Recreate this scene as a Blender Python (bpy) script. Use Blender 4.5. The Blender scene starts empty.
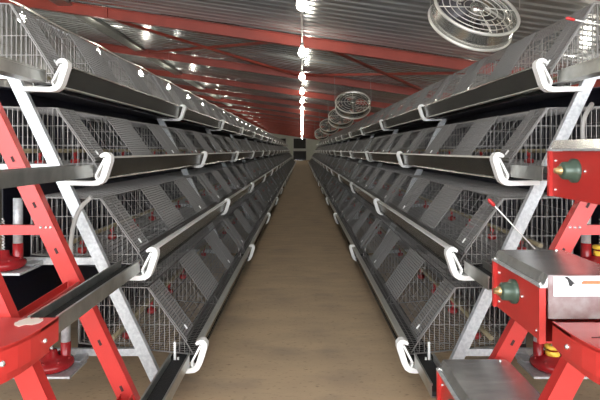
import bpy, math, random
from mathutils import Vector, Matrix
random.seed(7)
S = bpy.context.scene
COL = S.collection
PI = math.pi

# ------------------------------------------------------------------ camera, sky, exposure
H = 1.22                                     # eye height above the floor
cd = bpy.data.cameras.new('camera'); cam = bpy.data.objects.new('camera', cd); COL.objects.link(cam)
cam.location = (0, 0, H); cam.rotation_euler = (PI/2, 0, 0)
cd.sensor_width = 36; cd.lens = 33; cd.shift_x = -2/600; cd.shift_y = -50/600
cd.clip_start = 0.05; cd.clip_end = 300
S.camera = cam
W = bpy.data.worlds.new('sky'); S.world = W; W.use_nodes = True
bg = W.node_tree.nodes['Background']; bg.inputs[0].default_value = (0.95, 0.97, 1.0, 1); bg.inputs[1].default_value = 5.6
S.view_settings.view_transform = 'Standard'; S.view_settings.look = 'None'
S.view_settings.gamma = 1; S.view_settings.use_curve_mapping = False
S.view_settings.exposure = 0.68
BULB = 55.0

# ------------------------------------------------------------------ materials
def mat(name, col, rough=0.5, metal=0.0, var=0.0, scale=8.0, bump=0.0, col2=None, stretch=(1, 1, 1), detail=4, spec=0.5, ramp=(0.35, 0.65)):
    m = bpy.data.materials.new(name); m.use_nodes = True
    nt = m.node_tree; b = nt.nodes['Principled BSDF']
    b.inputs['Base Color'].default_value = (*col, 1); b.inputs['Roughness'].default_value = rough
    b.inputs['Metallic'].default_value = metal; b.inputs['Specular IOR Level'].default_value = spec
    if var or col2 or bump:
        tc = nt.nodes.new('ShaderNodeTexCoord'); mp = nt.nodes.new('ShaderNodeMapping')
        mp.inputs['Scale'].default_value = stretch
        nz = nt.nodes.new('ShaderNodeTexNoise'); nz.inputs['Scale'].default_value = scale; nz.inputs['Detail'].default_value = detail
        nt.links.new(tc.outputs['Object'], mp.inputs[0]); nt.links.new(mp.outputs[0], nz.inputs[0])
        c2 = col2 or tuple(max(0, c*(1-var)) for c in col)
        r = nt.nodes.new('ShaderNodeValToRGB')
        r.color_ramp.elements[0].position = ramp[0]; r.color_ramp.elements[1].position = ramp[1]
        r.color_ramp.elements[0].color = (*col, 1); r.color_ramp.elements[1].color = (*c2, 1)
        nt.links.new(nz.outputs[0], r.inputs[0]); nt.links.new(r.outputs[0], b.inputs['Base Color'])
        if bump:
            bp = nt.nodes.new('ShaderNodeBump'); bp.inputs['Strength'].default_value = bump; bp.inputs['Distance'].default_value = 0.01
            nt.links.new(nz.outputs[0], bp.inputs['Height']); nt.links.new(bp.outputs[0], b.inputs['Normal'])
    return m
def emit(name, col, st):
    m = bpy.data.materials.new(name); m.use_nodes = True; nt = m.node_tree
    b = nt.nodes['Principled BSDF']; b.inputs['Base Color'].default_value = (0.9, 0.9, 0.9, 1)
    b.inputs['Emission Color'].default_value = (*col, 1); b.inputs['Emission Strength'].default_value = st
    return m
M = {}
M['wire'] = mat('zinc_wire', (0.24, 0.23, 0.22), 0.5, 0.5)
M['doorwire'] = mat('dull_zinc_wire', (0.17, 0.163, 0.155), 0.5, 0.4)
M['galv'] = mat('galvanised_sheet', (0.52, 0.53, 0.50), 0.36, 0.85, 0.22, 14)
M['trough'] = mat('dull_trough_sheet', (0.20, 0.20, 0.185), 0.25, 0.8, 0.25, 5)
M['galvleg'] = mat('galvanised_profile', (0.62, 0.64, 0.65), 0.42, 0.4, 0.3, 60, col2=(0.47, 0.49, 0.51))
M['lid'] = mat('brushed_galvanised_lid', (0.56, 0.56, 0.54), 0.25, 0.7, 0.3, 9, stretch=(1, 3, 1), bump=0.05)
M['lip'] = mat('pale_rod_and_glint_edge', (0.92, 0.92, 0.90), 0.3, 0.1)  # pale colour paints the lamp glint on second-tier edges; plain colour on rods
M['edge'] = mat('folded_edge', (0.50, 0.50, 0.46), 0.35, 0.45)
M['white'] = mat('white_plastic', (0.86, 0.86, 0.84), 0.35)
M['red'] = mat('red_paint', (0.60, 0.042, 0.036), 0.32, 0, 0.12, 5)
M['redplastic'] = mat('dark_red_plastic', (0.28, 0.010, 0.013), 0.25)
M['redcup'] = mat('red_drinker_plastic', (0.38, 0.02, 0.02), 0.45)
M['redcap'] = mat('red_rod_cap', (0.55, 0.03, 0.03), 0.4)
M['plate'] = mat('zinc_plate_red_reflection', (0.34, 0.29, 0.29), 0.5, 0.4, 0.35, 18, col2=(0.24, 0.15, 0.15))  # pink blotches paint the reflection of the red parts into the zinc
M['rafter'] = mat('red_oxide_steel', (0.34, 0.050, 0.030), 0.5, 0, 0.25, 3)
M['roof'] = mat('corrugated_zinc', (0.50, 0.53, 0.54), 0.25, 0.5, 0.35, 2.2, stretch=(0.3, 3.0, 1))
M['wallsheet'] = mat('wall_sheet', (0.42, 0.43, 0.43), 0.4, 0.7, 0.2, 2)
M['endwall'] = mat('pale_green_wall', (0.80, 0.85, 0.76), 0.7, 0, 0.1, 1)
M['void'] = mat('dark_opening_filler', (0.012, 0.012, 0.014), 0.5)  # near-black filler painted in for the darkness beyond the far openings
M['trimwhite'] = mat('white_trim', (0.75, 0.77, 0.74), 0.6)
M['belt'] = mat('black_belt', (0.010, 0.010, 0.011), 0.75, 0, 0, 120, bump=0.6)
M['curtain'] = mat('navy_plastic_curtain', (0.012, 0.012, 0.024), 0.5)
M['pipe'] = mat('cream_pipe', (0.24, 0.20, 0.12), 0.5)
M['gear'] = mat('green_gear_housing', (0.075, 0.115, 0.085), 0.3, 0.2)
M['brass'] = mat('brass_shaft', (0.62, 0.42, 0.20), 0.3, 0.8)
M['bolt'] = mat('bright_bolt', (0.82, 0.82, 0.80), 0.25, 0.7)
M['slot'] = mat('slot_shadow_steel', (0.05, 0.012, 0.012), 0.7)
M['sticker'] = mat('white_sticker', (0.90, 0.90, 0.90), 0.4)
M['paper'] = mat('off_white_paper', (0.85, 0.75, 0.66), 0.7)
M['ink'] = mat('black_ink', (0.015, 0.015, 0.015), 0.6)
M['greyink'] = mat('pink_grey_ink', (0.60, 0.45, 0.46), 0.6)
M['orange'] = mat('orange_print', (0.62, 0.17, 0.06), 0.5)
M['brown'] = mat('dark_orange_print', (0.40, 0.13, 0.06), 0.5)
M['yellow'] = mat('yellow_label', (0.85, 0.58, 0.06), 0.45)
M['hose'] = mat('grey_hose', (0.36, 0.35, 0.33), 0.4)
M['cord'] = mat('white_cable', (0.80, 0.78, 0.74), 0.5)
M['socket'] = mat('grey_socket', (0.25, 0.25, 0.24), 0.5)
M['bulb'] = emit('lit_bulb', (1.0, 0.93, 0.80), BULB)
M['fan'] = mat('fan_sheet', (0.60, 0.59, 0.55), 0.22, 0.85)
M['fanring'] = mat('fan_rim', (0.72, 0.70, 0.64), 0.35, 0.4)
M['blade'] = mat('fan_blade', (0.06, 0.055, 0.06), 0.4, 0.2)
def floor_mat():
    m = bpy.data.materials.new('dusty_concrete'); m.use_nodes = True; nt = m.node_tree; b = nt.nodes['Principled BSDF']
    tc = nt.nodes.new('ShaderNodeTexCoord')
    def noise(sc, stretch, det, p0, p1):
        mp = nt.nodes.new('ShaderNodeMapping'); mp.inputs['Scale'].default_value = stretch
        n = nt.nodes.new('ShaderNodeTexNoise'); n.inputs['Scale'].default_value = sc; n.inputs['Detail'].default_value = det
        r = nt.nodes.new('ShaderNodeValToRGB'); r.color_ramp.elements[0].position = p0; r.color_ramp.elements[1].position = p1
        nt.links.new(tc.outputs['Object'], mp.inputs[0]); nt.links.new(mp.outputs[0], n.inputs[0]); nt.links.new(n.outputs[0], r.inputs[0])
        return r.outputs[0]
    def mix(fac, a, c):
        x = nt.nodes.new('ShaderNodeMix'); x.data_type = 'RGBA'
        nt.links.new(fac, x.inputs[0])
        if isinstance(a, tuple): x.inputs[6].default_value = (*a, 1)
        else: nt.links.new(a, x.inputs[6])
        x.inputs[7].default_value = (*c, 1); return x.outputs[2]
    c = mix(noise(3.0, (0.8, 1.6, 1), 5, 0.35, 0.7), (0.56, 0.415, 0.265), (0.46, 0.345, 0.232))
    c = mix(noise(2.6, (1, 1.8, 1), 9, 0.54, 0.80), c, (0.36, 0.285, 0.21))
    c = mix(noise(30, (1, 2.0, 1), 3, 0.60, 0.78), c, (0.24, 0.175, 0.12))
    nt.links.new(c, b.inputs['Base Color']); b.inputs['Roughness'].default_value = 0.8; b.inputs['Specular IOR Level'].default_value = 0.2
    return m
M['floor'] = floor_mat()

# ------------------------------------------------------------------ mesh helpers
class MB:
    def __init__(s): s.v = []; s.f = []; s.sm = []
    def quad(s, pts, smooth=False):
        n = len(s.v); s.v += [tuple(p) for p in pts]; s.f.append(tuple(range(n, n+len(pts)))); s.sm.append(smooth)
    def box(s, c, d, R=None):
        hx, hy, hz = d[0]/2, d[1]/2, d[2]/2; n = len(s.v); c = Vector(c)
        for x in (-hx, hx):
            for y in (-hy, hy):
                for z in (-hz, hz):
                    p = Vector((x, y, z)); p = (R @ p if R else p) + c; s.v.append(tuple(p))
        for f in ((0, 1, 3, 2), (4, 6, 7, 5), (0, 4, 5, 1), (2, 3, 7, 6), (0, 2, 6, 4), (1, 5, 7, 3)):
            s.f.append(tuple(n+i for i in f)); s.sm.append(False)
        return s
    def wire(s, p, q, r):                    # thin square bar without caps
        p = Vector(p); q = Vector(q); d = (q-p).normalized()
        u = Vector((0, 0, 1)) if abs(d.z) < 0.9 else Vector((1, 0, 0))
        a = d.cross(u).normalized()*r; b = d.cross(a).normalized()*r; n = len(s.v)
        for e in (p, q):
            for k in (a+b, a-b, -a-b, -a+b): s.v.append(tuple(e+k))
        for i in range(4):
            j = (i+1) % 4; s.f.append((n+i, n+j, n+4+j, n+4+i)); s.sm.append(False)
    def bar(s, p, q, w, h, up=(0, 1, 0)):    # rectangular bar; h along 'up', w across
        p = Vector(p); q = Vector(q); d = q-p; L = d.length; d.normalize()
        u = Vector(up); u = (u - d*u.dot(d)).normalized(); a = d.cross(u)
        R = Matrix((a, u, d)).transposed()
        return s.box((p+q)/2, (w, h, L), R)
    def channel(s, p, q, w, h, t, up):       # open U profile: web w wide, flanges h deep towards +up
        p = Vector(p); q = Vector(q); d = (q-p).normalized(); u = Vector(up); u = (u-d*u.dot(d)).normalized(); a = d.cross(u)
        s.bar(p, q, w, t, u)
        for k in (-1, 1):
            o = a*k*(w/2-t/2)+u*(h/2); s.bar(p+o, q+o, t, h, u)
        return s
    def tube(s, pts, r, n=8, caps=True, closed=False):
        pts = [Vector(p) for p in pts]; N = len(pts); base = len(s.v); prev = None
        for i, p in enumerate(pts):
            if closed: d = pts[(i+1) % N]-pts[i-1]
            else: d = pts[min(i+1, N-1)]-pts[max(i-1, 0)]
            d.normalize()
            if prev is None:
                u = Vector((0, 0, 1)) if abs(d.z) < 0.9 else Vector((1, 0, 0)); a = d.cross(u).normalized()
            else: a = (prev - d*prev.dot(d)).normalized()
            prev = a; b = d.cross(a)
            rr = r[i] if isinstance(r, (list, tuple)) else r
            for k in range(n):
                t = 2*PI*k/n; s.v.append(tuple(p+a*math.cos(t)*rr+b*math.sin(t)*rr))
        for i in range(N if closed else N-1):
            for k in range(n):
                k2 = (k+1) % n; i2 = (i+1) % N
                s.f.append((base+i*n+k, base+i*n+k2, base+i2*n+k2, base+i2*n+k)); s.sm.append(True)
        if caps and not closed:
            s.f.append(tuple(base+k for k in range(n))[::-1]); s.sm.append(False)
            s.f.append(tuple(base+(N-1)*n+k for k in range(n))); s.sm.append(False)
        return s
    def lathe(s, prof, c, axis=(0, 0, 1), n=24):   # prof: (radius, height)
        ax = Vector(axis).normalized(); u = Vector((1, 0, 0)) if abs(ax.x) < 0.9 else Vector((0, 1, 0))
        a = ax.cross(u).normalized(); b = ax.cross(a); c = Vector(c); base = len(s.v)
        for r, h in prof:
            for k in range(n):
                t = 2*PI*k/n; s.v.append(tuple(c+ax*h+a*math.cos(t)*r+b*math.sin(t)*r))
        for i in range(len(prof)-1):
            for k in range(n):
                k2 = (k+1) % n; s.f.append((base+i*n+k, base+i*n+k2, base+(i+1)*n+k2, base+(i+1)*n+k)); s.sm.append(True)
        return s
    def prism(s, poly, fn, t0, t1):          # poly of 2D points; fn(a, b, t) -> 3D
        n = len(poly); base = len(s.v)
        for t in (t0, t1):
            for a, b in poly: s.v.append(tuple(fn(a, b, t)))
        for i in range(n):
            j = (i+1) % n; s.f.append((base+i, base+j, base+n+j, base+n+i)); s.sm.append(False)
        s.f.append(tuple(base+i for i in range(n))[::-1]); s.sm.append(False)
        s.f.append(tuple(base+n+i for i in range(n))); s.sm.append(False)
        return s
    def mesh(s, name, m):
        me = bpy.data.meshes.new(name); me.from_pydata(s.v, [], s.f); me.polygons.foreach_set('use_smooth', s.sm)
        me.materials.append(m); me.update(); return me
def thick(path, t):                          # polyline -> closed outline of a sheet t thick
    P = [Vector((a, b)) for a, b in path]; off = []
    for i, p in enumerate(P):
        ns = []
        if i > 0: d = (p-P[i-1]).normalized(); ns.append(Vector((-d.y, d.x)))
        if i < len(P)-1: d = (P[i+1]-p).normalized(); ns.append(Vector((-d.y, d.x)))
        n = sum(ns, Vector((0, 0))).normalized(); k = max(0.4, n.dot(ns[0])); off.append(p+n*t/k)
    return [tuple(p) for p in P]+[tuple(p) for p in reversed(off)]

def put(name, me, parent=None, loc=(0, 0, 0), rot=None, label=None):
    o = bpy.data.objects.new(name, me); COL.objects.link(o); o.location = loc
    if rot: o.rotation_euler = rot
    if parent: o.parent = parent
    if label: o['label'] = label
    return o
def obj(name, mb, m, parent=None, loc=(0, 0, 0), label=None):
    return put(name, mb.mesh(name, M[m]), parent, loc, None, label)
def tag(o, label, cat, group=None):
    o['label'] = label; o['category'] = cat
    if group: o['group'] = group
    return o
def thing(name, label, cat, loc=(0, 0, 0), group=None):
    o = bpy.data.objects.new(name, None); COL.objects.link(o); o.location = loc; o.empty_display_size = 0.1
    return tag(o, label, cat, group)
def struct(o): o['kind'] = 'structure'; return o
def copy_tree(src, label, loc, parent=None):
    c = src.copy(); COL.objects.link(c); c.location = loc
    if label: c['label'] = label
    if parent: c.parent = parent
    for ch in src.children:
        d = ch.copy(); COL.objects.link(d); d.parent = c
        for g in ch.children:
            e = g.copy(); COL.objects.link(e); e.parent = d
    return c
ORD = ['first', 'second', 'third', 'fourth', 'fifth', 'sixth', 'seventh', 'eighth', 'ninth', 'tenth', 'eleventh', 'twelfth', 'thirteenth',
       'fourteenth', 'fifteenth', 'sixteenth', 'seventeenth', 'eighteenth', 'nineteenth', 'twentieth', 'twenty-first', 'twenty-second', 'twenty-third', 'twenty-fourth', 'twenty-fifth', 'twenty-sixth']
TIER = ['bottom', 'second', 'third', 'top']
SIDE = {-1: 'left', 1: 'right'}

# ------------------------------------------------------------------ setting
YN, YF, XW = -2.6, 66.0, 4.6
SL, RZ = 0.145, H+1.60                       # roof slope and sheet height over the aisle
roof = lambda x: RZ-SL*x
f = MB(); f.quad([(-XW, YN, 0), (XW, YN, 0), (XW, YF, 0), (-XW, YF, 0)]); f.quad([(-XW, YN, -.1), (-XW, YF, -.1), (XW, YF, -.1), (XW, YN, -.1)])
struct(obj('floor', f, 'floor'))
c = MB(); xs = (-XW-.1, XW+.1); y = YN; ring = []
while y < YF:                                # ribbed roof sheet, ribs running down the slope
    ring += [(y, .0), (y+.060, .0), (y+.082, .026), (y+.110, .026), (y+.132, 0)]; y += .19
ring.append((YF, 0))
for yy, dz in ring:
    for x in xs: c.v.append((x, yy, roof(x)+dz))
for i in range(len(ring)-1): c.f.append((2*i, 2*i+1, 2*i+3, 2*i+2)); c.sm.append(False)
struct(obj('ceiling', c, 'roof'))
for sx, nm in ((-1, 'wall_left'), (1, 'wall_right')):
    w = MB(); n = int((YF-YN)/0.2)*4; hz = roof(sx*XW)
    for i in range(n+1):
        y = YN+(YF-YN)*i/n; dx = 0.012*math.sin(2*PI*i/4+.4)
        w.v += [(sx*XW+dx, y, 0), (sx*XW+dx, y, hz)]
    for i in range(n): w.f.append((2*i, 2*i+1, 2*i+3, 2*i+2)); w.sm.append(True)
    struct(obj(nm, w, 'wallsheet'))
# far wall with doorway and windows
dx0, dx1, dz0, dz1, wz0, wz1 = -1.05, 0.5, 0, H-.13, H+.14, H+1.42
ww = (-2.75, -1.9)
w = MB(); th = .2
def wallbox(x0, x1, z0, z1, slope_top=False):
    w.prism([(x0, z0), (x1, z0), (x1, roof(x1) if slope_top else z1), (x0, roof(x0) if slope_top else z1)], lambda a, b, t: (a, t, b), YF, YF+th)
wallbox(-XW, ww[0], 0, 9, True); wallbox(ww[0], ww[1], 0, H+.62); wallbox(ww[0], ww[1], H+1.42, 9, True); wallbox(ww[1], dx0, 0, 9, True)
wallbox(dx0, dx1, dz1, wz0); wallbox(dx0, dx1, wz1, 9, True); wallbox(dx1, XW, 0, 9, True)
struct(obj('wall_back', w, 'endwall'))
d = struct(obj('door_1', MB().box(((dx0+dx1)/2, YF+.12, dz1/2), (dx1-dx0, .05, dz1)), 'void'))
def window(nm, x0, x1, z0, z1, bars):
    g = struct(obj(nm, MB().box(((x0+x1)/2, YF+.12, (z0+z1)/2), (x1-x0, .03, z1-z0)), 'void'))
    fr = MB()
    for x in (x0, x1): fr.box((x, YF-.01, (z0+z1)/2), (.09, .06, z1-z0+.09))
    for z in (z0, z1): fr.box(((x0+x1)/2, YF-.01, z), (x1-x0+.09, .06, .09))
    struct(obj('window_frame', fr, 'trimwhite', g))
window('window_1', dx0, dx1, wz0, wz1, 0); window('window_2', ww[0], ww[1], H+.62, H+1.42, 0)
struct(obj('trim_1', MB().box(((dx0+dx1)/2, YF-.02, (dz1+wz0)/2), (dx1-dx0+.1, .06, .2)), 'trimwhite'))
# red rafters, down the slope
def rafter(y, k):
    m = MB(); a = (-XW+.02, y, roof(-XW)-.015); b = (XW-.02, y, roof(XW)-.015)
    up = Vector((SL, 0, 1)).normalized(); D = .15
    def off(p, h): return tuple(Vector(p)-up*h)
    m.bar(off(a, D/2), off(b, D/2), .012, D, up)
    for h in (.006, D-.006): m.bar(off(a, h), off(b, h), .09, .012, up)
    o = obj('roof_rafter', m, 'rafter')
    for x in (-2.72, 2.9): obj('splice_plate', MB().box((x, y-.02, roof(x)-.09), (.035, .05, .15)), 'rafter', o)
    tag(o, 'red steel rafter under the zinc roof, %s from the camera end' % ORD[k], 'rafter', 'red roof rafters')
RY = [4.05]+[7.67+3.52*k for k in range(18)]
for k, y in enumerate(RY): rafter(y, k)
# diagonal bracing between rafters in the second bay
def brace(x0, x1, label):
    m = MB(); y0, y1 = RY[1]+.05, RY[2]-.05; dz = .12 if x0 < x1 else .09
    m.bar((x0, y0, roof(x0)-dz), (x1, y1, roof(x1)-dz), .05, .006, (0, 0, 1)); m.bar((x0, y0, roof(x0)-dz+.02), (x1, y1, roof(x1)-dz+.02), .006, .04, (0, 0, 1))
    tag(obj('roof_brace', m, 'rafter'), label, 'brace', 'diagonal roof braces')
brace(-2.95, -.05, 'thin red diagonal brace left of the lamps, running inwards to the far rafter')
brace(-.1, -3.1, 'thin red diagonal brace left of the lamps, running outwards to the far rafter')
brace(.3, 2.7, 'thin red diagonal brace right of the lamps, running outwards to the far rafter')
brace(3.0, .1, 'thin red diagonal brace right of the lamps, running inwards to the far rafter')
pl = MB(); pl.box((-3.3, (YN+YF)/2, roof(-3.3)-.045), (.2, YF-YN, .05))
tag(obj('roof_purlin', pl, 'galv'), 'pale grey purlin running lengthwise under the roof on the left', 'purlin')

# ------------------------------------------------------------------ cage rows
TX = [0.50, 0.745, 0.975, 1.190]             # trough lip distance from the aisle centre line
TZ = [H-.965, H-.505, H-.035, H+.432]        # trough lip height
PITCH, Y0, NST, YC = 2.75, 2.75, 17, 2.85
# profile of a cage in (o, z) from the trough lip, o away from the aisle
FB, FT, FL = (.100, -.03), (.300, .252), (.062, -.093)
DEPTH = [.655, .655, .655, .455]
BT, BB = (.655, .245), (.655, -.035)
def lerp(a, b, t): return (a[0]+(b[0]-a[0])*t, a[1]+(b[1]-a[1])*t)
def P(s, oz, y): return (s*oz[0], y, oz[1])
L = PITCH-.14
def partition(m, s, y, r=.0018, step=.026):
    o = FL[0]+.02
    while o < BB[0]:
        zl = FL[1]+(BB[1]-FL[1])*(o-FL[0])/(BB[0]-FL[0])
        if o < FT[0]: zt = FB[1]+(FT[1]-FB[1])*(o-FB[0])/(FT[0]-FB[0])
        else: zt = FT[1]+(BT[1]-FT[1])*(o-FT[0])/(BT[0]-FT[0])
        if zt > zl+.01: m.wire((s*o, y, zl), (s*o, y, zt), r)
        o += step
    for z in (-.035, .06, .16):
        of = FB[0]+(FT[0]-FB[0])*(z-FB[1])/(FT[1]-FB[1]); of = max(of, FL[0])
        m.wire((s*of, y, z), (s*BB[0], y, z), r)
    for a, b in ((FL, FB), (FB, FT), (FT, BT), (BT, BB), (BB, FL)): m.wire(P(s, a, y), P(s, b, y), .003)
def front(m, s):
    for t in (0, .33, .66, 1.0): m.wire(P(s, lerp(FB, FT, t), 0), P(s, lerp(FB, FT, t), L), .0028 if t in (0, 1) else .0016)
    y = .03
    while y < L: m.wire(P(s, FB, y), P(s, FT, y), .0009); y += .152
    m.box((s*.10, L/2, -.018), (.004, L, .028))
def top(m, s):
    for k in range(9): q = lerp(FT, BT, k/8); m.wire(P(s, q, 0), P(s, q, L), .0013)
    y = .012
    while y < L: m.wire(P(s, FT, y), P(s, BT, y), .0010); y += .03
def back(m, s):
    for k in range(5): q = lerp(BB, BT, k/4); m.wire(P(s, q, 0), P(s, q, L), .0016)
    y = .02
    while y < L: m.wire(P(s, BB, y), P(s, BT, y), .0014); y += .05
def floor_mesh(m, s):
    for k in range(14): q = lerp(FL, BB, k/13); m.wire(P(s, q, 0), P(s, q, L), .0018)
    y = .012
    while y < L: m.wire(P(s, FL, y), P(s, BB, y), .0014); y += .027
    m.wire(P(s, (FL[0], FL[1]+.03), 0), P(s, (FL[0], FL[1]+.03), L), .0018)
def door(m, s, y0, y1, step=.0138, r=.0014):
    off = (-.006, .003); a0 = (FB[0]+off[0], FB[1]+off[1]+.005); a1 = (FT[0]+off[0], FT[1]+off[1])
    n = int(.3/step)
    for k in range(n+1): q = lerp(a0, a1, k/n); m.wire(P(s, q, y0), P(s, q, y1), r)
    k = int((y1-y0)/step)
    for i in range(k+1): y = y0+(y1-y0)*i/k; m.wire(P(s, a0, y), P(s, a1, y), r if 0 < i < k else .0028)
DOORS = [(0, .20), (.70, 1.14), (1.617, 2.057), (2.53, L)]
PARTS = [0, .9167, 1.8333]
def latch(m, s, y):
    q0 = lerp(FB, FT, 1.0); q1 = lerp(FB, FT, .22); d = -.014
    m.tube([P(s, (q0[0]+d, q0[1]), y), P(s, (q1[0]+d, q1[1]), y)], .0022, 6)
def tip(m, s, y):
    q1 = lerp(FB, FT, .22); q2 = lerp(FB, FT, .14); d = -.014
    m.tube([P(s, (q1[0]+d, q1[1]), y), P(s, (q2[0]+d, q2[1]), y)], .006, 8)
def build_cage(s, dep):
    global BT, BB, FT
    FT = (.300, .252) if dep > .5 else (.325, .325)
    BT, BB = (dep, FT[1]+.008), (dep, -.035)
    t = thing('layer_cage', 'x', 'cage')
    for nm, fn in (('front_grid', front), ('roof_grid', top), ('back_grid', back), ('floor_grid', floor_mesh)):
        m = MB(); fn(m, s); obj(nm, m, 'wire', t)
    m = MB(); partition(m, s, 0); pm = m.mesh('side_grid', M['wire'])
    for y in PARTS: put('side_grid', pm, t, (0, y, 0))
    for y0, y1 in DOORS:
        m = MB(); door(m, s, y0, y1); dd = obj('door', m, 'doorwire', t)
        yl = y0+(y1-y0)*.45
        if y0 not in (0, 1.617): continue
        m = MB(); latch(m, s, yl); obj('latch_rod', m, 'wire', dd)
        m = MB(); tip(m, s, yl)
        obj('rod_tip', m, 'white', dd, label='small white plastic tip')
    return t
def build_far_cage(s, dep):
    global BT, BB, FT
    FT = (.300, .252) if dep > .5 else (.325, .325)
    BT, BB = (dep, FT[1]+.008), (dep, -.035)
    m = MB(); front(m, s); top(m, s); back(m, s)
    for y in PARTS: partition(m, s, y, .0021, .03)
    for y0, y1 in DOORS: door(m, s, y0, y1, .018, .0016)
    for k in range(7): q = lerp(FL, BB, k/6); m.wire(P(s, q, 0), P(s, q, L), .002)
    return m.mesh('layer_cage', M['wire'])
def cage_label(s, k, i):
    pl = 'at the near end' if i == 0 else '%s from the near end' % ORD[i]
    return 'wire cage section, %s tier of the %s row, %s' % (TIER[k], SIDE[s], pl)
NEARN = 6
for s in (-1, 1):
    for k in range(4):
        if k in (0, 3): near = build_cage(s, DEPTH[k]); farm = build_far_cage(s, DEPTH[k]); used = False
        g = 'cage sections of the %s row' % SIDE[s]
        for i in range(NST-1):
            loc = (s*TX[k], YC+PITCH*i, TZ[k])
            if i < NEARN:
                if not used: o = near; o.location = loc; used = True; o['label'] = cage_label(s, k, i)
                else: o = copy_tree(near, cage_label(s, k, i), loc)
                o['group'] = g
            else: tag(put('layer_cage', farm, None, loc), cage_label(s, k, i), 'cage', g)
YE = YC+PITCH*(NST-1)
# A-frames with their brackets
legx = lambda s, z, k=0: 0.735+.473*(z-(H-1.14))      # distance from the aisle centre line of the sloping leg
def bracket(s, k):
    m = MB(); ty = .024
    def st(a, b, w):  # flat bar in the (o,z) plane
        m.bar((s*a[0], 0, a[1]), (s*b[0], 0, b[1]), w, 2*ty, (0, 1, 0))
    c = [(.026, .001), (.016, .009), (.004, .013), (-.008, .010), (-.015, .000), (-.014, -.016), (.012, -.098), (.022, -.116), (.038, -.127), (.060, -.131), (.205, -.128)]
    wd = [.006, .009, .011, .013, .014, .015, .015, .015, .014, .012, .011]
    o1, o2 = [], []
    for i, p in enumerate(c):
        p = Vector(p); d = (Vector(c[min(i+1, len(c)-1)])-Vector(c[max(i-1, 0)])).normalized(); n = Vector((-d.y, d.x))
        o1.append(p+n*wd[i]); o2.append(p-n*wd[i])
    for i in range(len(c)-1):
        m.prism([o1[i], o1[i+1], o2[i+1], o2[i]], lambda a, b, t: (s*a, t, b), -ty, ty)
    return m
def tier1_clip(s):
    m = MB(); m.box((s*.128, -.03, -.045), (.010, .012, .125)); m.box((s*.112, -.03, -.085), (.008, .01, .05)); m.box((s*.12, -.03, -.108), (.03, .01, .008))
    return m
def build_frame(s):
    t = thing('cage_frame', 'x', 'frame', (0, Y0, 0))
    zt = TZ[3]-.04; ax = 1.66
    m = MB(); m.channel((s*legx(s, .0), 0, 0), (s*legx(s, zt), 0, zt), .056, .032, .004, (0, 1, 0))
    obj('leg', m, 'galvleg', t)
    m = MB(); m.channel((s*(2*ax-legx(s, 0)), 0, 0), (s*(2*ax-legx(s, zt)), 0, zt), .056, .032, .004, (0, 1, 0))
    obj('leg', m, 'galvleg', t)
    for k in range(4):
        z = TZ[k]-.055; a = legx(s, z)
        m = MB(); m.bar((s*(a), .03, z), (s*(2*ax-a), .03, z), .036, .02, (0, 1, 0)); obj('crossbar', m, 'galvleg', t)
        b = put('trough_bracket', bracket(s, k).mesh('trough_bracket', M['white']), t, (s*TX[k], 0, TZ[k]), label='white plastic J-shaped bracket')
        if k == 0: obj('belt_clip', tier1_clip(s), 'white', b)
        m = MB(); zz = TZ[k]-.124; m.lathe([(0, -.012), (.012, -.012), (.012, 0)], (s*(TX[k]+.195), -.022, zz), (0, 1, 0), 8)
        obj('bolt', m, 'redplastic', b)
    return t
for s in (-1, 1):
    fr = build_frame(s)
    for i in range(NST):
        lb = 'sloping galvanised frame with white brackets carrying the %s row, %s from the near end' % (SIDE[s], ORD[i])
        if i == 0: fr['label'] = lb; fr['group'] = 'frames of the %s row' % SIDE[s]
        else: copy_tree(fr, lb, (0, Y0+PITCH*i, 0))
    for b in [c for c in fr.children if c.name.startswith('trough_bracket')]:   # only the end brackets show their inner arm
        m = MB(); m.bar((s*.004, -.004, -.006), (s*.050, -.004, -.094), .011, .034, (0, 1, 0)); m.bar((s*.050, -.004, -.094), (s*.040, -.004, -.118), .010, .034, (0, 1, 0))
        obj('inner_arm', m, 'white', b)
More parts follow.
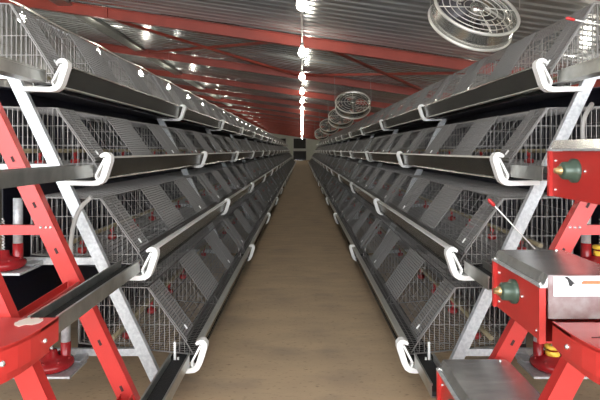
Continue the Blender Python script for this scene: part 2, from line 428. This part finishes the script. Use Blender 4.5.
# troughs, curtains, drinker lines
for s in (-1, 1):
    for k in range(4):
        x, z = TX[k], TZ[k]
        fn = lambda a, b, t: (s*(x+a), t, z+b)
        path = [(.012, 0), (.040, -.104), (.166, -.112), (.172, -.092)]
        m = MB(); m.prism(thick(path, .003), fn, Y0+.03, YE)
        t = obj('egg_trough', m, 'trough'); tag(t, 'long galvanised egg trough along the %s tier of the %s cage row' % (TIER[k], SIDE[s]), 'trough', 'egg troughs')
        m = MB(); m.prism([(.003, -.008), (.036 if k < 2 else .024, -.004), (.036 if k < 2 else .024, .002), (.006, .003)], fn, Y0+.03, YE); obj('rolled_edge', m, ('edge', 'lip', 'edge', 'trough')[k], t)  # second tier's edge carries its lamp highlight in the colour
        m = MB(); m.prism([(.030, -.114), (.052, -.116), (.052, -.110), (.034, -.106)], fn, Y0+.03, YE); obj('bottom_edge', m, 'edge' if k == 3 else 'trough', t)
        m = MB(); m.prism([(.060, -.1075), (.156, -.1075), (.156, -.102), (.060, -.102)], fn, Y0+.03, YE); obj('egg_belt', m, 'belt', t, label='black egg belt')
        if k < 3:
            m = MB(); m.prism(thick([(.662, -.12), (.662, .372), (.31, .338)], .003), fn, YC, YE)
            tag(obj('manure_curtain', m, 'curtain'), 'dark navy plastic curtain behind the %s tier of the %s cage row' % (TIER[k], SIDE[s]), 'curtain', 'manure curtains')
        m = MB(); m.tube([(s*(x+.44), YC-.12, z+.03), (s*(x+.44), YE, z+.03)], .012, 8)
        t = obj('drinker_line', m, 'pipe'); tag(t, 'cream water pipe with red drinkers inside the %s tier of the %s cage row' % (TIER[k], SIDE[s]), 'water pipe', 'drinker lines')
        m = MB(); m.lathe([(.0, .0), (.012, 0), (.012, -.03), (.006, -.035), (.006, -.05), (.026, -.052), (.030, -.07), (.018, -.082), (0, -.084)], (0, 0, 0), (0, 0, 1), 10)
        dm = m.mesh('drinker', M['redcup'])
        for j in range(96): put('drinker', dm, t, (s*(x+.44), YC+.12+j*.4583, z+.03))

for s in (-1, 1):
    m = MB(); m.box((s*1.66, (YC+YE)/2+.1, (.02+H+.30)/2), (.004, YE-YC-.2, H+.28))  # sheet added to darken the space inside the bank
    tag(obj('added_dark_sheet', m, 'curtain'), 'tall dark sheet added to shade the middle of the %s cage row' % SIDE[s], 'curtain', 'added dark sheets')

# ------------------------------------------------------------------ lamps
def build_bulb():
    t = thing('light_bulb', 'x', 'lamp')
    m = MB(); m.lathe([(0, .0), (.022, 0), (.024, -.015), (.020, -.05), (.020, -.05)], (0, 0, 0), (0, 0, 1), 12); obj('socket', m, 'socket', t)
    m = MB(); m.lathe([(.018, -.05), (.026, -.065), (.038, -.09), (.047, -.12), (.048, -.14), (.040, -.165), (.02, -.182), (0, -.187)], (0, 0, 0), (0, 0, 1), 16); obj('glass', m, 'bulb', t)
    m = MB(); m.tube([(0, 0, 0), (0, 0, .025)], .006, 6); obj('cord', m, 'cord', t)
    return t
bulb0 = build_bulb(); fst = True
for x, zt, y0, aisle in ((0, H+1.40, 4.8, 'centre aisle'), (-3.33, H+1.70, 6.55, 'left-hand aisle'), (3.33, H+1.02, 6.55, 'right-hand aisle')):
    ys = [y0+2.4*j for j in range(-1, 24)]
    for j, y in enumerate(ys):
        lb = 'lit bulb hanging over the %s, %s along its cable from the near end' % (aisle, ORD[j])
        if fst: o = bulb0; o.location = (x, y, zt); o['label'] = lb; fst = False
        else: o = copy_tree(bulb0, lb, (x, y, zt))
        o['group'] = 'bulbs over the %s' % aisle
    m = MB(); pts = []
    for j in range(len(ys)*4-3):
        y = ys[0]+2.4*j/4; pts.append((x, y, zt+.022-.03*math.sin(PI*(j % 4)/4)))
    m.tube(pts, .011, 6); tag(obj('lamp_cable', m, 'cord'), 'white cable carrying the bulbs over the %s' % aisle, 'cable')
    # hooks up to the roof
# ------------------------------------------------------------------ fans
def build_fan():
    t = thing('circulation_fan', 'x', 'fan'); R, Dp = .335, .145
    # local: axis +Z faces the viewer; the drum lies behind
    m = MB(); m.lathe([(R, 0), (R-.004, -Dp*.5), (R, -Dp), (R-.006, -Dp), (R-.010, -Dp*.5), (R-.006, 0), (R, 0)], (0, 0, 0), (0, 0, 1), 48); obj('drum', m, 'fan', t)
    for z, nm in ((0, 'front_rim'), (-Dp, 'rear_rim')):
        m = MB(); m.tube([(R*math.cos(a*PI/24), R*math.sin(a*PI/24), z) for a in range(48)], .013, 8, closed=True); obj(nm, m, 'fanring', t)
    for z, nm in ((.0, 'front_grille'), (-Dp, 'rear_grille')):
        m = MB()
        for q in (.32, .49, .66, .83):
            m.tube([(R*q*math.cos(a*PI/20), R*q*math.sin(a*PI/20), z+.012*(1-q)) for a in range(40)], .0036, 5, closed=True)
        for a in range(4):
            m.tube([(.05*math.cos(a*PI/2), .05*math.sin(a*PI/2), z+.012), (R*math.cos(a*PI/2), R*math.sin(a*PI/2), z)], .0045, 5)
        obj(nm, m, 'fanring', t)
    m = MB(); m.lathe([(0, .035), (.045, .033), (.060, .02), (.062, -.14), (0, -.145)], (0, 0, 0), (0, 0, 1), 20); obj('motor', m, 'fan', t)
    for a in range(5):
        m = MB(); th = a*2*PI/5; pr = []
        rows = []
        for i in range(6):
            r = .05+(R-.04-.05)*i/5; w = .16+.30*(i/5)*(1-.25*i/5)
            rows.append([(r*math.cos(th+g*w/ (0.6+i/5)), r*math.sin(th+g*w/(0.6+i/5)), -.09-.045*g) for g in (-1, -.33, .33, 1)])
        for dz in (0, -.004):
            for i in range(5):
                for j in range(3):
                    q = [rows[i][j], rows[i][j+1], rows[i+1][j+1], rows[i+1][j]]
                    q = [(p[0], p[1], p[2]+dz) for p in q]
                    m.quad(q if dz == 0 else q[::-1], True)
        obj('blade', m, 'blade', t)
    return t
FANS = [(1.368, 4.30, 1.105), (.99, 10.7, .935), (1.06, 15.0, .93), (.98, 19.8, .9), (.96, 26.7, .83)]
fan0 = build_fan()
for j, (x, y, z) in enumerate(FANS):
    lb = ['large round drum fan with wire grille under the roof, nearest to the camera', 'second nearest round drum fan hanging over the right cage row',
          'third nearest round drum fan hanging over the right cage row', 'fourth round drum fan over the right row, partly behind the third', 'farthest small round drum fan near the back wall'][j]
    o = fan0 if j == 0 else copy_tree(fan0, lb, (0, 0, 0))
    o['label'] = lb; o['group'] = 'fans under the roof'; o.location = (x, y, H+z)
    tilt = math.radians(42 if j == 0 else 46)
    # axis +Z -> towards viewer (-Y) and up by tilt
    n = Vector((.16 if j == 0 else -.05, -math.cos(tilt), math.sin(tilt))).normalized()
    o.rotation_euler = n.to_track_quat('Z', 'Y').to_euler()
    R = o.rotation_euler.to_matrix(); Ri = R.transposed()
    for sx in (-.353, .353):
        a = Vector((x+sx, y+.05, H+z)); b = Vector((x+sx, y+.05, roof(x+sx)-.002))
        m = MB(); m.tube([Ri @ (a-o.location), Ri @ (b-o.location)], .003, 6); obj('hanger_rod', m, 'socket', o)

# ------------------------------------------------------------------ belt channels running towards the camera
def channel_run(s, k, y0, y1, label):
    x, z = TX[k]+.0, TZ[k]
    o0, o1 = (.055, .150) if k != 3 else (.075, .150)
    fn = lambda a, b, t: (s*(x+a), t, z+b)
    m = MB(); m.prism(thick([(o0, -.040), (o0, -.098), (o1, -.098), (o1, -.040)], .003), fn, y0, y1)
    for a in (o0-.003, o1-.006): m.prism([(a, -.046), (a+.009, -.046), (a+.009, -.038), (a, -.038)], fn, y0, y1)
    t = obj('belt_channel', m, 'galv'); tag(t, label, 'channel', 'egg belt channels')
    m = MB(); m.prism([(o0+.005, -.092), (o1-.005, -.092), (o1-.005, -.072), (o0+.005, -.072)], fn, y0, y1); obj('egg_belt', m, 'belt', t, label='black egg belt')
    return t
channel_run(-1, 3, 1.0, 2.715, 'grey belt channel leaving the top tier of the left row')
channel_run(-1, 2, 1.0, 2.715, 'grey belt channel crossing in front of the red stand, third tier left row')
channel_run(-1, 1, 1.80, 2.715, 'belt channel with black belt leading onto the round red table on the left')
channel_run(-1, 0, 1.2, 2.715, 'lowest belt channel with black belt, by the floor on the left')
channel_run(1, 3, 1.0, 2.715, 'grey belt channel leaving the top tier of the right row')
channel_run(1, 2, 2.36, 2.715, 'short belt channel entering the upper red drive box')
channel_run(1, 1, 2.36, 2.715, 'short belt channel entering the red drive box with the bird sign')
channel_run(1, 0, 2.36, 2.715, 'short belt channel entering the lowest red drive box')

# ------------------------------------------------------------------ red collector stands
def bolts(par, pts, axis, r=.007, mt='bolt'):
    for p in pts:
        m = MB(); m.lathe([(0, .008), (r*.7, .007), (r, .003), (r, 0)], p, axis, 8); obj('bolt', m, mt, par)
def slots(m, pts, d, n):
    for p in pts:
        p = Vector(p); d = Vector(d).normalized(); m.bar(p-d*.013, p+d*.013, .011, .002, n)
# left stand
lxl = lambda z: -(.779+.474*(z-H+1.056)); lnear = lambda z: -(.915+.44*(z-H+.732))
rxl = lambda z: .884+.547*(z-H+.902); rnear = lambda z: .895+.53*(z-H+.732)
def stand(s, fx, nx, ntop, label):
    t = thing('collector_stand', label, 'stand', (0, 0, 0), 'red collector stands')
    yf, yn = 2.42, 1.83
    for fxx, y, top_ in ((fx, yf, H+.32), (nx, yn, ntop)):
        m = MB(); a, b = (fxx(0), y-.02, 0), (fxx(top_), y-.02, top_); m.channel(a, b, .072, .045, .005, (0, 1, 0))
        lg = obj('leg', m, 'red', t)
        d = Vector(b)-Vector(a); sl = MB(); pts = []
        z = .18
        while z < top_-.05: pts.append((fxx(z), y-.0236, z)); z += .2
        
        for p in pts: sl = MB(); slots(sl, [p], d, (0, 1, 0)); obj('slot', sl, 'slot', lg, label='dark slotted hole')
        bolts(lg, [(fxx(z)+q, y-.023, z+.008) for z in (H-.345,) for q in (-.022, .0, .02) if z < top_], (0, -1, 0))
    zc = H-.352; m = MB(); m.bar((fx(zc)+s*.02, yf+.012, zc), (s*1.9, yf+.012, zc), .042, .03, (0, 1, 0)); obj('crossbar', m, 'red', t)
    for z in ((H-.60, H-1.09) if s < 0 else (H-.70, H-1.165)):
        a = fx(z); b = nx(z); m = MB(); m.channel((a-s*.0, yf-.03, z), (b, yn+.035, z), .055, .03, .004, (0, 0, 1)); obj('rail', m, 'red', t)
    return t
stand(-1, lxl, lnear, H-.10, 'sloping red steel stand of two legs in front of the left row')
stand(1, rxl, rnear, H-.61, 'sloping red steel stand behind the drive boxes, right row')

# curved red corner tables where the belt turns outwards
def table(s, y1, label, sticker):
    z = H-.540; xo = .790; r = .42; y0 = y1-.12
    pl = [(xo, y1), (xo, y0)]
    for a in range(1, 13): t = a*PI/24; pl.append((xo-(-1)*0+r*(1-math.cos(t)), y0-r*math.sin(t)))
    pl += [(xo+r+.75, y0-r), (xo+r+.75, y1)]
    fn = lambda a, b, t: (s*a, b, t)
    t = thing('belt_corner_table', label, 'table', (0, 0, 0), 'curved red belt tables')
    m = MB(); m.prism(pl, fn, z-.012, z-.004); obj('table_top', m, 'red', t)
    rim = pl[:14]+[(xo+r+.75, y0-r)]
    m = MB(); m.prism(thick(rim, -.006 if False else .006), fn, z-.078, z)
    o = obj('rim', m, 'red', t)
    m = MB(); inner = [(a+.03, b+.0) for a, b in rim]
    m.prism(thick(inner, .03), fn, z-.115, z-.079); obj('lower_flange', m, 'red', t)
    bolts(t, [(s*(xo-.0005), y0+.02, z-.045)], (-s, 0, 0), .008)
    for a in (3, 7): 
        tt = a*PI/24; bolts(t, [(s*(xo+r*(1-math.cos(tt))-.001), y0-r*math.sin(tt), z-.045)], (-s*math.cos(tt), -math.sin(tt), 0), .009)
    if not sticker: m = MB(); m.box((s*(xo+.30), y0-.02, z-.0035), (.5, .004, .002)); obj('seam', m, 'slot', t)
    if sticker:
        rr = random.Random(3); q = []
        for i in range(24):
            a = 2*PI*i/24; q.append((-.862+.040*math.cos(a)*(1+.12*rr.uniform(-1, 1)), 1.742+.040*math.sin(a)*(1+.35*rr.uniform(-1, 1))))
        m = MB(); m.prism(q, lambda a, b, t: (a, b, t), z-.004, z-.003); obj('sticker', m, 'paper', t, label='torn off-white paper sticker')
    return t
table(-1, 1.785, 'rounded red table with a torn paper sticker, lower left of the photo', True)
table(1, 1.735, 'rounded red table below the white bird sign, lower right of the photo', False)

# ------------------------------------------------------------------ red drive boxes on the right
def drive_box(x, z, label, sign):
    y0, y1, wd = 1.877, 2.345, .30                      # z = top of red body
    t = thing('drive_box', label, 'machine', (x, 0, z), 'red drive boxes')
    hb = .19
    m = MB(); m.box((.003, (y0+y1)/2, -hb/2), (.006, y1-y0, hb))             # side panel facing the aisle
    m.box((-.004, y0+.010, -hb/2), (.022, .02, hb)); m.box((-.004, y1-.010, -hb/2), (.022, .02, hb))   # folded flanges
    m.box((wd-.003, (y0+y1)/2, -hb/2), (.006, y1-y0, hb)); m.box((wd/2, y1-.003, -hb/2), (wd-.014, .006, hb))
    m.box((wd/2, (y0+y1)/2, -hb+.003), (wd-.014, y1-y0-.014, .006))
    obj('body', m, 'red', t)
    m = MB()
    lz = .046; a, b = .012, .0
    lidp = [(-.006, .002), (wd+.006, .002), (wd+.006-.02, lz), (.014, lz)]
    m.prism(lidp, lambda p, q, tt: (p, tt, q), y0-.004, y1+.004); ld = obj('lid', m, 'lid', t, label='grey sheet metal lid')
    m = MB(); m.box((-.006, (y0+y1)/2, .006), (.018, y1-y0+.01, .008)); obj('lid_edge', m, 'galvleg', ld)
    bolts(ld, [(-.006, y0+.014, .0095), (-.006, y1-.014, .0095), (wd-.05, y1-.02, lz)], (0, 0, 1), .006)
    # front plate
    m = MB(); m.box((wd/2+.012, y0-.004, -.028), (wd-.002, .006, .148)); fp = obj('front_plate', m, 'plate', t, label='pale galvanised front plate')
    if sign:
        yy = y0-.0075
        m = MB(); m.box((wd/2+.022, yy-.0006, .009), (wd-.016, .0012, .068)); st = obj('sign', m, 'sticker', fp, label='white sign with black bird and orange strip')
        # perched black bird, seen from the side
        bird = [(-.030, .024), (-.020, .030), (-.012, .030), (-.004, .024), (.006, .014), (.016, .004), (.030, -.002), (.018, -.003), (.012, -.006), (.009, -.014), (.000, -.016), (-.006, -.011), (-.009, .002), (-.012, .012), (-.017, .019)]
        bx, bz, ybk = .086, .022, yy-.0012
        fnb = lambda p, q, tt: (bx+p*.72, tt, bz-.002+q*.72)
        m = MB(); m.prism(bird, fnb, ybk-.0008, ybk)
        obj('bird_emblem', m, 'ink', st)
        m = MB()
        for q in (-.026, -.014, .002, .014, .022): m.box((bx+q, ybk-.0004, bz-.019), (.007, .0008, .0018))
        for q in (-.012, .0, .010): m.box((bx+q, ybk-.0004, bz-.0235), (.006, .0008, .0016))
        m.box((bx+.024, ybk-.0004, bz-.014), (.004, .0008, .003)); obj('fine_print', m, 'greyink', st)
        m = MB(); m.prism([(.124, .0165), (.124, .022), (.131, .028), (.29, .028), (.29, .0165)], lambda p, q, tt: (p, tt, q), ybk-.0006, ybk); og = obj('orange_strip', m, 'orange', st)
        m = MB(); m.prism([(.127, .018), (.134, .0265), (.141, .018)], lambda p, q, tt: (p, tt, q), ybk-.0012, ybk-.0006)
        for q in range(9): m.box((.152+q*.013, ybk-.0009, .022), (.006, .0006, .0025))
        obj('strip_print', m, 'brown', st)
    # gear motor on the side facing the aisle
    gy, gz = 2.13, -.075
    m = MB(); m.lathe([(0, -.056), (.028, -.056), (.034, -.050), (.036, -.018), (.047, -.015), (.047, 0)], (0, gy, gz), (1, 0, 0), 18)
    gm = obj('gear_motor', m, 'gear', t, label='dark green gear housing')
    m = MB(); m.lathe([(0, -.080), (.011, -.080), (.012, -.068), (.018, -.066), (.018, -.054)], (0, gy+.004, gz), (1, 0, 0), 14); obj('shaft', m, 'brass', gm, label='brass shaft end')
    bolts(t, [(0, y0+.05, -hb+.03), (0, y1-.05, -hb+.03), (0, y1-.05, -.04), (0, gy+.075, gz), (0, gy-.075, gz)], (-1, 0, 0), .0055)
    return t
drive_box(1.060, H-.005, 'upper red drive box with green gear motor, at the right edge', False)
drive_box(.825, H-.472, 'red drive box with grey lid and white bird sign', True)
drive_box(.588, H-.940, 'lowest red drive box under a broad grey lid', False)

# ------------------------------------------------------------------ water regulators, hoses, rods
def regulator(s, k, label, ring):
    x = s*(1.185+.228*(k)); z = H-1.03+.47*k; y = 2.60
    t = thing('water_regulator', label, 'regulator', (x, y, z), 'red water regulators')
    m = MB(); m.lathe([(0, 0), (.085, 0), (.100, .012), (.104, .024), (.100, .036), (.070, .052), (.030, .060), (.026, .085), (0, .088)], (0, 0, 0), (0, 0, 1), 28); obj('body', m, 'redplastic', t)
    bolts(t, [(.084*math.cos(a*PI/4), .084*math.sin(a*PI/4), .045) for a in range(8)], (0, 0, 1), .006, 'redplastic')
    m = MB(); m.lathe([(.024, .04), (.024, .115), (.012, .12)], (-s*.055, .03, 0), (0, 0, 1), 14); obj('collar', m, 'redplastic', t)
    m = MB(); m.lathe([(0, .10), (.022, .10), (.022, .33), (0, .33)], (-s*.055, .03, 0), (0, 0, 1), 14); obj('standpipe', m, 'galvleg', t, label='silver standpipe')
    m = MB(); pts = [(s*.0+.007*math.cos(a*.9), .007*math.sin(a*.9), .085+a*.0022) for a in range(70)]; m.tube(pts, .003, 5); obj('spring', m, 'bolt', t)
    m = MB(); m.box((0, 0, -.006), (.26, .20, .010)); m.box((-s*.08, .12, -.006), (.06, .10, .024)); obj('mounting_plate', m, 'galvleg', t, label='galvanised plate')
    if ring:
        m = MB(); m.lathe([(.031, .062), (.033, .064), (.033, .082), (.031, .084), (.026, .084)], (0, 0, 0), (0, 0, 1), 20); m.lathe([(.034, .098), (.036, .10), (.036, .112), (.022, .114)], (0, 0, -.005), (0, 0, 1), 20); obj('label_ring', m, 'yellow', t, label='yellow label ring')
    return t
regulator(-1, 0, 'dark red round water regulator below the red table on the left', False)
regulator(-1, 1, 'red round water regulator at the left edge, second tier', False)
regulator(1, 0, 'dark red round water regulator with yellow ring, behind the curved table', True)
regulator(1, 1, 'red round water regulator with yellow ring, at the right edge', True)
def px(u, v, y): return ((u-302)/550*y, y, H-(v-150)/550*y)
def smooth(p, n=5):
    p = [Vector(q) for q in p]; out = []
    for i in range(len(p)-1):
        a, b, c, d = p[max(i-1, 0)], p[i], p[i+1], p[min(i+2, len(p)-1)]
        for j in range(n):
            t = j/n; out.append(.5*((2*b)+(c-a)*t+(2*a-5*b+4*c-d)*t*t+(3*b-a-3*c+d)*t**3))
    return out+[p[-1]]
def hose(pts, label):
    m = MB(); m.tube(smooth(pts), .011, 8); tag(obj('water_hose', m, 'hose'), label, 'hose', 'grey water hoses')
hose([px(91, 197, 2.66), px(80, 209, 2.67), px(73, 228, 2.67), px(71, 252, 2.67), px(75, 282, 2.67), px(78, 300, 2.67)], 'grey hose bending down between the red and the white leg, left row')
hose([px(592, 104, 2.73), px(586, 114, 2.67), px(583, 125, 2.67), px(583, 140, 2.67), px(586, 160, 2.67)], 'grey hose bending down behind the upper drive box')
def rod(p, q, label):
    t = thing('latch_rod', label, 'rod', p, 'red-capped rods'); d = Vector(q)-Vector(p); n = d.normalized()
    m = MB(); m.tube([(0, 0, 0), d], .0035, 6); obj('shaft', m, 'lip', t)
    m = MB(); m.tube([-n*.028, -n*.02, n*.012, n*.02], [.003, .009, .009, .005], 8); obj('cap', m, 'redcap', t, label='red cap')
rod(px(492, 203, 2.69), px(535, 249, 2.69), 'thin rod with red cap slanting down across the second tier end grid')
rod(px(571, 19, 2.80), px(606, 26, 2.80), 'thin rod with red cap sticking out beside the top tier')
